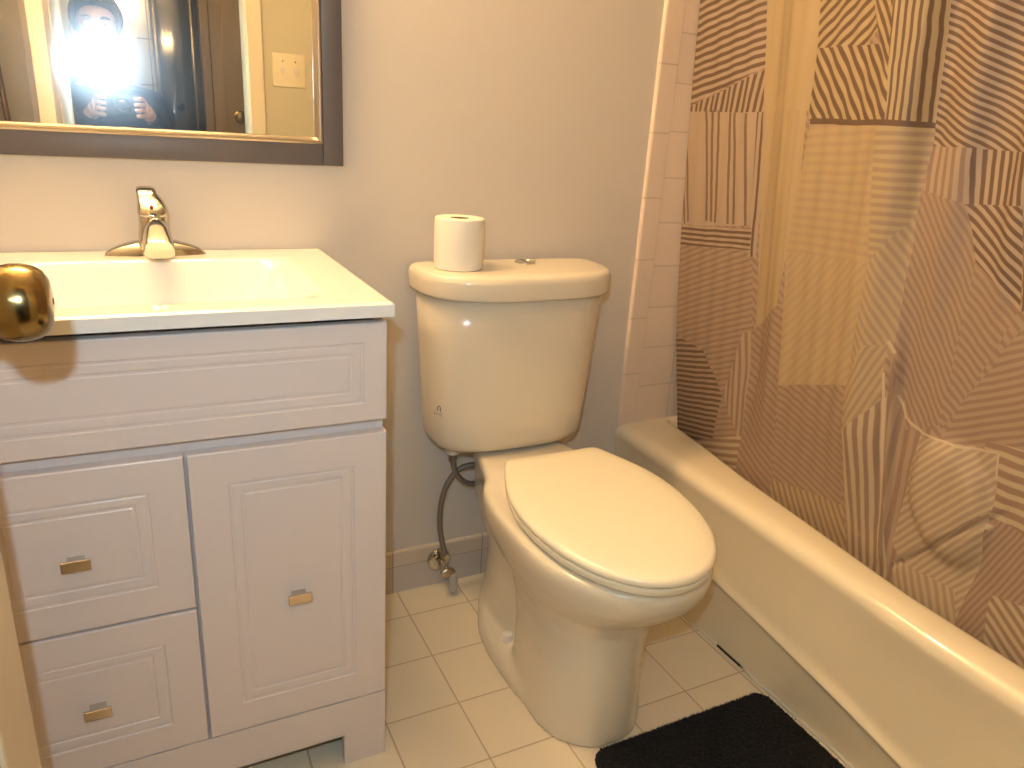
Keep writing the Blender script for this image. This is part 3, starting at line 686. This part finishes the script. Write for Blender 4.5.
# trapway behind the column and the foot flange
rings = []
for z, y0_, y1_, hw in [(.0, -.085, -.45, .086), (.03, -.085, -.45, .082), (.08, -.09, -.42, .066), (.15, -.09, -.40, .058), (.26, -.08, -.40, .060), (.34, -.07, -.40, .07)]:
    rings.append(sq_ring(TX+.005, (y0_+y1_)/2, hw, abs(y0_-y1_)/2, z, 48, 2.6))
loft(bm, rings)
rings = []
for z, g in [(.0, 0), (.022, -.0005), (.034, -.006), (.040, -.016)]:
    r = []
    for j in range(64):
        a = 2*pi*j/64; c, s_ = cos(a), sin(a); y = -.36+.272*math.copysign(abs(s_)**.85, s_)
        w_ = .122*_ip(-y, [.08, .16, .24, .34, .45, .55, .64], [.70, .84, .97, 1.0, 1.0, .95, .9])+g
        r.append(Vector((BX-.012+(w_)*math.copysign(abs(c)**.8, c), y*1.0-(0)*g, z)))
    rings.append(r)
loft(bm, rings)
bw = part('bowl', bm, M['porcelain'], tl, auto=None)
md = bw.modifiers.new('blend', 'REMESH'); md.mode = 'VOXEL'; md.voxel_size = .0055; md.use_smooth_shade = True
md = bw.modifiers.new('soften', 'SMOOTH'); md.factor = .6; md.iterations = 9
# seat ring and closed lid
SX = .415
def lid_ring(z, g):
    """flat-backed elongated lid: straight back edge, sides widening to the middle, round front"""
    half = []
    for k in range(7): half.append((.100*k/6, -.258))                       # back edge
    half += [(.108, -.2590), (.114, -.2625), (.118, -.2690)]
    for k in range(1, 17):                                                   # side
        t = k/16; half.append((.118+(.174-.118)*sin(t*pi/2)**1.0, -.269-(.480-.269)*t))
    for k in range(1, 19):                                                   # front
        a = k/18*pi/2; half.append((.174*cos(a)**.96 if k < 18 else 0, -.480-.284*sin(a)**.96))
    cy = -.50; kx = 1-g/.174; ky = 1-g/.25
    full = [(x, y) for x, y in half]+[(-x, y) for x, y in half[-2:0:-1]]
    # the seat sits turned a hair anticlockwise on its hinges
    out = []
    for x, y in full:
        X = x*kx; Y = cy+(y-cy)*ky
        out.append(Vector((SX+.008+X+.06*(Y+.50), Y, z)))
    return out
bm = bmesh.new(); loft(bm, [lid_ring(.4215, .012), lid_ring(.4235, .004), lid_ring(.428, .0015), lid_ring(.436, .001), lid_ring(.4385, .005)]); part('seat', bm, M['seat'], tl, auto=40)
bm = bmesh.new(); loft(bm, [lid_ring(.4395, .006), lid_ring(.4405, .001), lid_ring(.444, -.001), lid_ring(.450, -.001), lid_ring(.4545, .002), lid_ring(.457, .008), lid_ring(.458, .03), lid_ring(.4585, .08)]); part('seat_lid', bm, M['seat'], tl, auto=None)
for x in (-.075, .075):
    part('hinge', Box((SX+x-.016, -.262, .417), (SX+x+.016, -.246, .437), .005, 3), M['seat'], tl)
for x, y in ((-.081, -.325), (.086, -.325)):
    bm = Lathe([(.0125, .030), (.0125, .052), (.011, .0575), (.006, .0600), (.0005, .0605)], (TX+.004+x, y, 0), 'Z', 24)
    part('bolt_cap', bm, M['white_plastic'], tl)
# tank: tapered D-shaped body
KX = .4015
def dring(z, hx, yb, yf, n=64, e=3.2, bow=.0):
    out = []; yc = yb-.045
    for j in range(n):
        a = 2*pi*j/n; c, s_ = cos(a), sin(a)
        if s_ >= 0: x = hx*math.copysign(abs(c)**(2/7.), c); y = yc+(yb-yc)*abs(s_)**(2/7.)
        else: x = hx*math.copysign(abs(c)**(2/e), c); y = yc-(yc-yf)*abs(s_)**(2/e)
        out.append(Vector((KX+x, y, z)))
    return out
bm = bmesh.new(); rings = []
for z, hx, yb, yf in [(.436, .150, -.050, -.165), (.439, .166, -.042, -.180), (.446, .177, -.036, -.190), (.462, .184, -.034, -.196), (.52, .1885, -.033, -.1985), (.60, .1945, -.033, -.202), (.70, .2015, -.032, -.206), (.80, .2090, -.031, -.210)]:
    rings.append(dring(z, hx+.0045, yb, yf, 72, 2.9))
loft(bm, rings); tk = part('tank', bm, M['porcelain'], tl, auto=None)
bm = bmesh.new(); rings = []
for z, g in [(.7895, .007), (.7915, .001), (.797, -.0005), (.825, -.0015), (.8345, .0005), (.8395, .005), (.8425, .013), (.8437, .03), (.8442, .07)]:
    rings.append(dring(z, .2250-g, -.024-g*.4, -.2290+g, 72, 3.0))
loft(bm, rings); tlid = part('tank_lid', bm, M['porcelain'], tl, auto=None)
bt = part('flush_button', Lathe([(.0235, .8425), (.0235, .8468), (.022, .8482), (.020, .8485), (.0195, .8475), (.0005, .8475)], (.433, -.083, 0), 'Z', 32), M['chrome'], tl)
bm = bmesh.new(); box(bm, (.4322, -.103, .8470), (.4338, -.063, .8478)); part('button_split', bm, M['dark'], bt)
# small printed emblem near the foot of the tank
bm = bmesh.new()
def on_tank(x, z):
    # front-left skin of the tank at this x and z
    hx = .1885+(z-.52)*.0625/1.; hx = .193+(.1945-.1885)*(z-.52)/.08
    c = min(1, abs((x-KX)/hx)); a = math.acos(min(1, c**(2.9/2))); yc = -.033-.045; yf = -.1985-(z-.52)*.044
    return yc-(yc-yf)*abs(sin(a))**(2/2.9)
def decal(pts, w):
    for a, c in zip(pts[:-1], pts[1:]):
        d = Vector((c[0]-a[0], 0, c[1]-a[1])); nrm = Vector((-d.z, 0, d.x)).normalized()*w/2
        f = []
        for q, s_ in ((a, 1), (c, 1), (c, -1), (a, -1)):
            x = q[0]+nrm.x*s_; z = q[1]+nrm.z*s_; f.append((x, z))
        v0 = [bm.verts.new((x, on_tank(x, z)-.0007, z)) for x, z in f]; v1 = [bm.verts.new((x, on_tank(x, z)+.0004, z)) for x, z in f]
        bm.faces.new(v0); bm.faces.new(v1[::-1])
        for i in range(4): bm.faces.new((v0[i], v0[(i+1) % 4], v1[(i+1) % 4], v1[i]))
ex, ez = .2160, .538
decal([(ex-.001, ez-.004), (ex-.001, ez+.006), (ex+.0008, ez+.010), (ex+.0025, ez+.006), (ex+.0025, ez-.004)], .0012)
decal([(ex-.004, ez-.007), (ex+.005, ez-.007)], .0014)
for k in range(4): decal([(ex-.0035+k*.0024, ez-.0125), (ex-.0035+k*.0024, ez-.0095)], .0011)
decal([(ex-.004, ez-.0155), (ex+.005, ez-.0155)], .0011)
part('emblem', bm, M['ink'], tk)
part('fill_nut', Lathe([(.0005, .405), (.015, .405), (.017, .408), (.017, .420), (.012, .422), (.012, .4375), (.0005, .4375)], (.262, -.088, 0), 'Z', 12), M['white_plastic'], tl)

# supply hose and stop valve
hp = [(.262, -.088, .408), (.264, -.086, .385), (.275, -.078, .350), (.300, -.072, .318), (.330, -.068, .305), (.358, -.066, .318), (.356, -.062, .342), (.325, -.060, .352), (.292, -.056, .342), (.264, -.053, .305), (.252, -.050, .250), (.252, -.048, .190), (.262, -.047, .135), (.272, -.047, .100)]
hz = thing('water_supply_hose', 'grey braided water hose looping from tank to wall valve', 'hose', (.272, -.047, .10))
part('hose', Tube(hp, .0068, 12, 8), M['braid'], hz, auto=None)
part('coupling_nut', Lathe([(.0065, .384), (.0095, .384), (.0105, .388), (.0105, .404), (.008, .405)], (.263, -.087, 0), 'Z', 6), M['braid'], hz, auto=20)
part('coupling_nut', Lathe([(.0065, .112), (.0095, .111), (.0105, .108), (.0105, .092), (.008, .091)], (.271, -.047, 0), 'Z', 6), M['chrome'], hz, auto=20)
vv = thing('stop_valve', 'chrome wall stop valve with round escutcheon behind the toilet', 'valve', (.272, -.0085, .075))
part('escutcheon', Lathe([(.0005, -.0085), (.032, -.0085), (.031, -.012), (.024, -.0165), (.014, -.020), (.0005, -.020)], (.268, 0, .072), 'Y', 32), M['chrome'], vv, auto=None)
bm = bmesh.new(); tube(bm, [(.268, -.018, .072), (.270, -.060, .072)], .0085, 16, 0); tube(bm, [(.2705, -.047, .060), (.271, -.047, .0935)], .0085, 16, 0); part('body', bm, M['chrome'], vv)
bm = bmesh.new(); r0 = [Vector((.2705+.019*cos(a), -.060, .067+.0125*sin(a))) for a in [2*pi*i/24 for i in range(24)]]
r1 = [Vector((v.x, -.069, v.z)) for v in r0]; r2 = [Vector(((v.x-.2705)*.8+.2705, -.072, (v.z-.067)*.8+.067)) for v in r0]; loft(bm, [r0, r1, r2]); part('handle', bm, M['nickel'], vv, auto=40)
part('drip_cap', Lathe([(.0005, .012), (.010, .012), (.0115, .018), (.0115, .048), (.009, .058), (.0085, .0615)], (.2845, -.068, 0), 'Z', 20), M['clear_plastic'], vv)

for o in (hz, vv): o.location.x += .012
for o in list(tl.children):
    if o.name.startswith('fill_nut'): o.location.x += .012
# ------------------------------------------------------------------ toilet paper roll
rc = (.2580, -.118, .8444)
rl = thing('toilet_roll', 'white toilet paper roll standing on the tank lid', 'toilet paper', rc)
bm = bmesh.new()
prof = [(.0195, .001), (.0490, 0), (.0507, .0015), (.0510, .006), (.0510, .097), (.0503, .1015), (.0485, .103), (.0205, .1025), (.0195, .101), (.0195, .001)]
n = 72; rings = []
for r, h in prof: rings.append([Vector(rc)+Vector((r*cos(2*pi*j/n), r*sin(2*pi*j/n), h)) for j in range(n)])
loft(bm, rings, cap0=False, cap1=False); pr = part('paper', bm, M['paper'], rl, auto=40)
bm = bmesh.new(); rings = []
for r, h in [(.0193, .0005), (.0193, .1015), (.0182, .1015), (.0182, .0005), (.0193, .0005)]: rings.append([Vector(rc)+Vector((r*cos(2*pi*j/40), r*sin(2*pi*j/40), h)) for j in range(40)])
loft(bm, rings, cap0=False, cap1=False); part('core', bm, M['card'], rl, auto=40)

# ------------------------------------------------------------------ black bath mat
bm = bmesh.new(); mx0, mx1, my0, my1 = .345, .783, -1.24, -.645; cx_, cy_ = (mx0+mx1)/2, (my0+my1)/2; hx, hy = (mx1-mx0)/2, (my1-my0)/2
NXm, NYm = 150, 200; G = []
rn = random.Random(3)
for i in range(NXm+1):
    row = []
    for j in range(NYm+1):
        u = -1+2*i/NXm; v = -1+2*j/NYm
        # rounded rectangle
        x = u*hx; y = v*hy; R_ = .03
        dx = max(0, abs(x)-(hx-R_)); dy = max(0, abs(y)-(hy-R_)); d = sqrt(dx*dx+dy*dy)
        if dx > 0 and dy > 0 and d > R_: x = math.copysign(hx-R_+dx*R_/d, x); y = math.copysign(hy-R_+dy*R_/d, y)
        e = min(hx-abs(x), hy-abs(y), R_-d if (dx > 0 and dy > 0) else 1)
        z = .004+.013*min(1, max(0, e)/.010)**.5+rn.uniform(-.0018, .0018)
        jx = rn.uniform(-.0012, .0012); jy = rn.uniform(-.0012, .0012)
        row.append(bm.verts.new((cx_+x+jx, cy_+y+jy, z if 0 < i < NXm and 0 < j < NYm else .0008)))
    G.append(row)
for i in range(NXm):
    for j in range(NYm): bm.faces.new((G[i][j], G[i+1][j], G[i+1][j+1], G[i][j+1]))
# tufts standing out along the edge and over the pile
for k in range(9000):
    if k < 1600:
        t = rn.random()
        if rn.random() < .45: x, y = mx0+t*(mx1-mx0), my1-.002
        else: x, y = (mx0+.002, my0+t*(my1-my0)) if rn.random() < .5 else (mx1-.002, my0+t*(my1-my0))
        if min(x-mx0, mx1-x) < .02 and my1-y < .02: continue
        zb_ = .008
    else: x, y, zb_ = rn.uniform(mx0+.01, mx1-.01), rn.uniform(my0+.01, my1-.01), .015
    dx, dy = rn.uniform(-.004, .004), rn.uniform(-.004, .004)
    if x+dx > .7895: dx = 0
    a = bm.verts.new((x-.0009, y, zb_)); b_ = bm.verts.new((x+.0009, y, zb_)); c_ = bm.verts.new((x, y+.0012, zb_)); d_ = bm.verts.new((x+dx, y+dy, zb_+rn.uniform(.002, .006)))
    bm.faces.new((a, b_, d_)); bm.faces.new((b_, c_, d_)); bm.faces.new((c_, a, d_))
mt_ = tag(obj('bath_mat', bm, M['mat'], smooth=False), 'black shaggy bath mat on the floor tiles against the bathtub', 'bath mat')
# ------------------------------------------------------------------ camera
CX, CY, CZ = -.33781, -1.54497, 1.12307
r_ = Vector((.89542483, -.44118207, .05977258)); u_ = Vector((.09285351, .31636285, .94408303)); f_ = Vector((.43542233, .83980529, -.32424445))
cd = bpy.data.cameras.new('photo_camera'); co = bpy.data.objects.new('photo_camera', cd); COL.objects.link(co)
cd.sensor_fit = 'HORIZONTAL'; cd.sensor_width = 36; cd.lens = 741.08*36/1024; cd.clip_start = .01
co.matrix_world = Matrix(((r_.x, u_.x, -f_.x, CX), (r_.y, u_.y, -f_.y, CY), (r_.z, u_.z, -f_.z, CZ), (0, 0, 0, 1)))
scn.camera = co

# ------------------------------------------------------------------ photographer in the doorway, seen only in the mirror
cb = thing('compact_camera', 'black camera with raised flash held by the photographer in the mirror', 'camera', (CX, CY-.05, CZ))
part('camera_body', Box((CX-.058, CY-.062, CZ-.037), (CX+.058, CY-.026, CZ+.037), .006, 3), M['cam'], cb)
part('lens_barrel', Lathe([(.0005, CY-.030), (.027, CY-.030), (.027, CY-.016), (.024, CY-.010), (.021, CY-.010), (.0205, CY-.014), (.0005, CY-.014)], (CX, 0, CZ), 'Y', 32), M['cam'], cb)
part('front_lens', Lathe([(.0005, CY-.0135), (.019, CY-.0135), (.015, CY-.0115), (.0005, CY-.0105)], (CX, 0, CZ), 'Y', 28), M['glass_lens'], cb)
FX, FZ = CX-.036, CZ+.128
fh = part('flash_head', Box((FX-.028, CY-.050, FZ-.016), (FX+.028, CY-.012, FZ+.018), .004, 2), M['cam'], cb)
part('flash_arm', Box((FX-.010, CY-.046, CZ+.034), (FX+.010, CY-.030, FZ-.014), .002), M['cam'], cb)
part('flash_window', Box((FX-.022, CY-.013, FZ-.009), (FX+.022, CY-.0105, FZ+.013), .001), new_mat('flash_window', (.9, .92, 1), .2, emit=((.85, .92, 1), 60)), fh)

def skin_mesh(name, pts, edges, rads, mat, parent, root=0, sub=2):
    me = bpy.data.meshes.new(name)
    l = parent.matrix_basis.translation if parent.parent is None else parent.parent.matrix_basis.translation+parent.matrix_basis.translation
    me.from_pydata([tuple(Vector(p)-l) for p in pts], edges, []); o = bpy.data.objects.new(name, me); COL.objects.link(o)
    o.parent = parent; me.materials.append(mat)
    sk = o.modifiers.new('skin', 'SKIN'); sk.use_smooth_shade = True; sk.branch_smoothing = .6
    if not me.skin_vertices: me.attributes.new  # created by the modifier on first evaluation
    return o, sk
def skinned(name, chains, mat, parent, sub=2):
    """chains: lists of (point, radius); first point of later chains may repeat an earlier one to branch from it"""
    pts = []; rad = []; ed = []; idx = {}
    for ch in chains:
        prev = None
        for p, r in ch:
            k = tuple(round(c, 4) for c in p)
            if k not in idx: idx[k] = len(pts); pts.append(Vector(p)); rad.append(r)
            if prev is not None: ed.append((prev, idx[k]))
            prev = idx[k]
    bm = bmesh.new(); ly = bm.verts.layers.skin.verify()
    l = parent.matrix_basis.translation if parent.parent is None else parent.parent.matrix_basis.translation+parent.matrix_basis.translation
    vs = []
    for p, r in zip(pts, rad):
        v = bm.verts.new(p-l); v[ly].radius = (r if isinstance(r, tuple) else (r, r)); vs.append(v)
    vs[0][ly].use_root = True
    for a, b_ in ed: bm.edges.new((vs[a], vs[b_]))
    me = bpy.data.meshes.new(name); bm.to_mesh(me); bm.free(); me.materials.append(mat)
    o = bpy.data.objects.new(name, me); COL.objects.link(o); o.parent = parent
    sk = o.modifiers.new('skin', 'SKIN'); sk.use_smooth_shade = True
    sb = o.modifiers.new('sub', 'SUBSURF'); sb.levels = sub; sb.render_levels = sub
    return o
PXc = -.345
pe = thing('person', 'person in a dark navy top crouching to photograph, seen in the mirror', 'person', (PXc, -1.92, 0))
PXt = PXc-.050
pel = (PXt, -2.02, .60)
def hand(sx):
    """palm behind the camera side, fingers folded round its grip"""
    W = (PXc+sx*.095, CY-.115, CZ-.035); P0 = (PXc+sx*.088, CY-.088, CZ-.022); P1 = (PXc+sx*.078, CY-.072, CZ-.008)
    ch = []
    for i, ln in enumerate((.95, 1.0, .95, .8)):
        z = CZ+.022-i*.019
        ch.append([(P1, .017), ((PXc+sx*.074, CY-.056, z), .0085), ((PXc+sx*.070, CY-.036, z+.001), .008), ((PXc+sx*.062, CY-.0175, z), .0075), ((PXc+sx*(.062-.02*ln), CY-.0145, z-.001), .007)])
    ch.append([(P0, .019), ((PXc+sx*.072, CY-.078, CZ-.034), .010), ((PXc+sx*.052, CY-.0735, CZ-.026), .009), ((PXc+sx*.036, CY-.0725, CZ-.018), .008)])
    return W, P0, P1, ch
chains = [[(pel, (.125, .095)), ((PXt, -1.985, .72), (.135, .10)), ((PXt, -1.93, .86), (.13, .10)), ((PXt, -1.875, 1.02), (.155, .105)), ((PXt, -1.845, 1.13), (.12, .085)), ((PXt, -1.825, 1.20), .052), ((PXt, -1.805, 1.26), .052), ((PXt, -1.79, 1.33), (.070, .085)), ((PXt, -1.785, 1.40), (.076, .092)), ((PXt, -1.79, 1.455), (.055, .065))]]
for sx in (-1, 1):
    W, P0, P1, fg = hand(sx)
    sh = (PXt+sx*.165, -1.86, 1.115); el = (PXt+sx*.20, -1.80, .90)
    chains.append([((PXt, -1.845, 1.13), .1), (sh, .056), ((PXt+sx*.19, -1.835, 1.0), .046), (el, .040), ((PXt+sx*.155, -1.72, 1.0), .035), (W, .024), (P0, .026), (P1, .017)])
    chains += fg
    hip = (PXt+sx*.095, -2.0, .58); kn_ = (PXt+sx*.13, -1.70, .44); an = (PXt+sx*.12, -1.86, .085)
    chains.append([(pel, .1), (hip, .055), ((PXt+sx*.115, -1.85, .52), .048), (kn_, .045), ((PXt+sx*.13, -1.77, .27), .052), (an, .036), ((PXt+sx*.12, -1.79, .045), .038), ((PXt+sx*.125, -1.70, .035), .032)])
body = skinned('body', chains, M['skin'], pe)
# clothing, hair, face
tc_ = [[((PXt, -2.035, .55), (.172, .150)), ((PXt, -2.015, .63), (.170, .136)), ((PXt, -1.985, .72), (.156, .124)), ((PXt, -1.93, .86), (.153, .122)), ((PXt, -1.875, 1.02), (.180, .132)), ((PXt, -1.850, 1.125), (.168, .118)), ((PXt, -1.832, 1.19), (.085, .078)), ((PXt, -1.826, 1.215), (.066, .066))]]
for sx in (-1, 1):
    tc_.append([((PXt, -1.850, 1.125), .1), ((PXt+sx*.160, -1.86, 1.110), .083), ((PXt+sx*.19, -1.835, 1.0), .064), ((PXt+sx*.20, -1.80, .90), .054), ((PXt+sx*.155, -1.72, 1.0), .048), ((PXc+sx*.100, -1.674, 1.073), .038), ((PXc+sx*.094, -1.648, 1.091), .034)])
skinned('jumper', tc_, M['navy'], pe)
tr_ = [[((PXt, -2.02, .635), (.162, .124)), ((PXt, -2.02, .58), (.172, .135))]]
for sx in (-1, 1):
    tr_.append([((PXt, -2.02, .58), .1), ((PXt+sx*.105, -1.99, .575), .125), ((PXt+sx*.117, -1.85, .52), .105), ((PXt+sx*.13, -1.695, .44), .076), ((PXt+sx*.13, -1.77, .27), .068), ((PXt+sx*.12, -1.85, .11), .050)])
skinned('trousers', tr_, M['trouser'], pe)
for sx in (-1, 1):
    skinned('shoe', [[((PXt+sx*.12, -1.875, .048), .046), ((PXt+sx*.12, -1.80, .045), .043), ((PXt+sx*.125, -1.72, .036), .040), ((PXt+sx*.128, -1.66, .032), .032)]], M['shoe'], pe)
bm = bmesh.new(); bmesh.ops.create_uvsphere(bm, u_segments=28, v_segments=18, radius=1)
for v in bm.verts: v.co = Vector((v.co.x*.088, v.co.y*.100, v.co.z*.098))
dl = [v for v in bm.verts if v.co.y > .045 and v.co.z < .045 or v.co.z < -.055]
bmesh.ops.delete(bm, geom=dl, context='VERTS'); bmesh.ops.translate(bm, verts=bm.verts[:], vec=(PXt, -1.795, 1.415))
hr = part('hair', bm, M['hair'], pe); sd = hr.modifiers.new('thick', 'SOLIDIFY'); sd.thickness = .012
for sx in (-1, 1):
    bm = bmesh.new(); bmesh.ops.create_uvsphere(bm, u_segments=14, v_segments=10, radius=.0115, matrix=Matrix.Translation((PXt+sx*.029, -1.7125, 1.385)))
    ey = part('eye', bm, M['white_eye'], pe)
    bm = bmesh.new(); bmesh.ops.create_uvsphere(bm, u_segments=12, v_segments=8, radius=.0058, matrix=Matrix.Translation((PXt+sx*.029, -1.7065, 1.385)))
    part('iris', bm, M['hair'], ey)
    skinned('eyebrow', [[((PXt+sx*.014, -1.702, 1.405), .004), ((PXt+sx*.030, -1.702, 1.409), .005), ((PXt+sx*.046, -1.709, 1.404), .003)]], M['hair'], pe)
    bm = bmesh.new(); bmesh.ops.create_uvsphere(bm, u_segments=12, v_segments=8, radius=1)
    for v in bm.verts: v.co = Vector((v.co.x*.008+PXt+sx*.080, v.co.y*.016-1.79, v.co.z*.028+1.37))
    part('ear', bm, M['skin'], pe)
skinned('nose', [[((PXt, -1.708, 1.385), .009), ((PXt, -1.697, 1.362), .011), ((PXt, -1.692, 1.348), .014)]], M['skin'], pe)
skinned('mouth', [[((PXt-.022, -1.716, 1.318), .005), ((PXt, -1.708, 1.318), .007), ((PXt+.022, -1.716, 1.318), .005)]], M['lip'], pe)

# ------------------------------------------------------------------ light
fl = bpy.data.lights.new('camera_flash', 'AREA'); fl.shape = 'RECTANGLE'; fl.size = .044; fl.size_y = .022; fl.energy = 3.2; fl.color = (.64, .88, 1.0)
fo = bpy.data.objects.new('camera_flash', fl); COL.objects.link(fo); fo.location = (FX, CY-.009, FZ+.002)
fo.rotation_euler = Vector((f_.x*.8, f_.y, f_.z*.6)).to_track_quat('-Z', 'Y').to_euler()
w = bpy.data.worlds.new('world'); scn.world = w; w.use_nodes = True
w.node_tree.nodes['Background'].inputs[0].default_value = (1, .8, .6, 1); w.node_tree.nodes['Background'].inputs[1].default_value = .05
vs_ = scn.view_settings; scn.display_settings.display_device = 'sRGB'
vs_.view_transform = 'Standard'; vs_.look = 'None'; vs_.gamma = 1; vs_.use_curve_mapping = False; vs_.exposure = 1.6
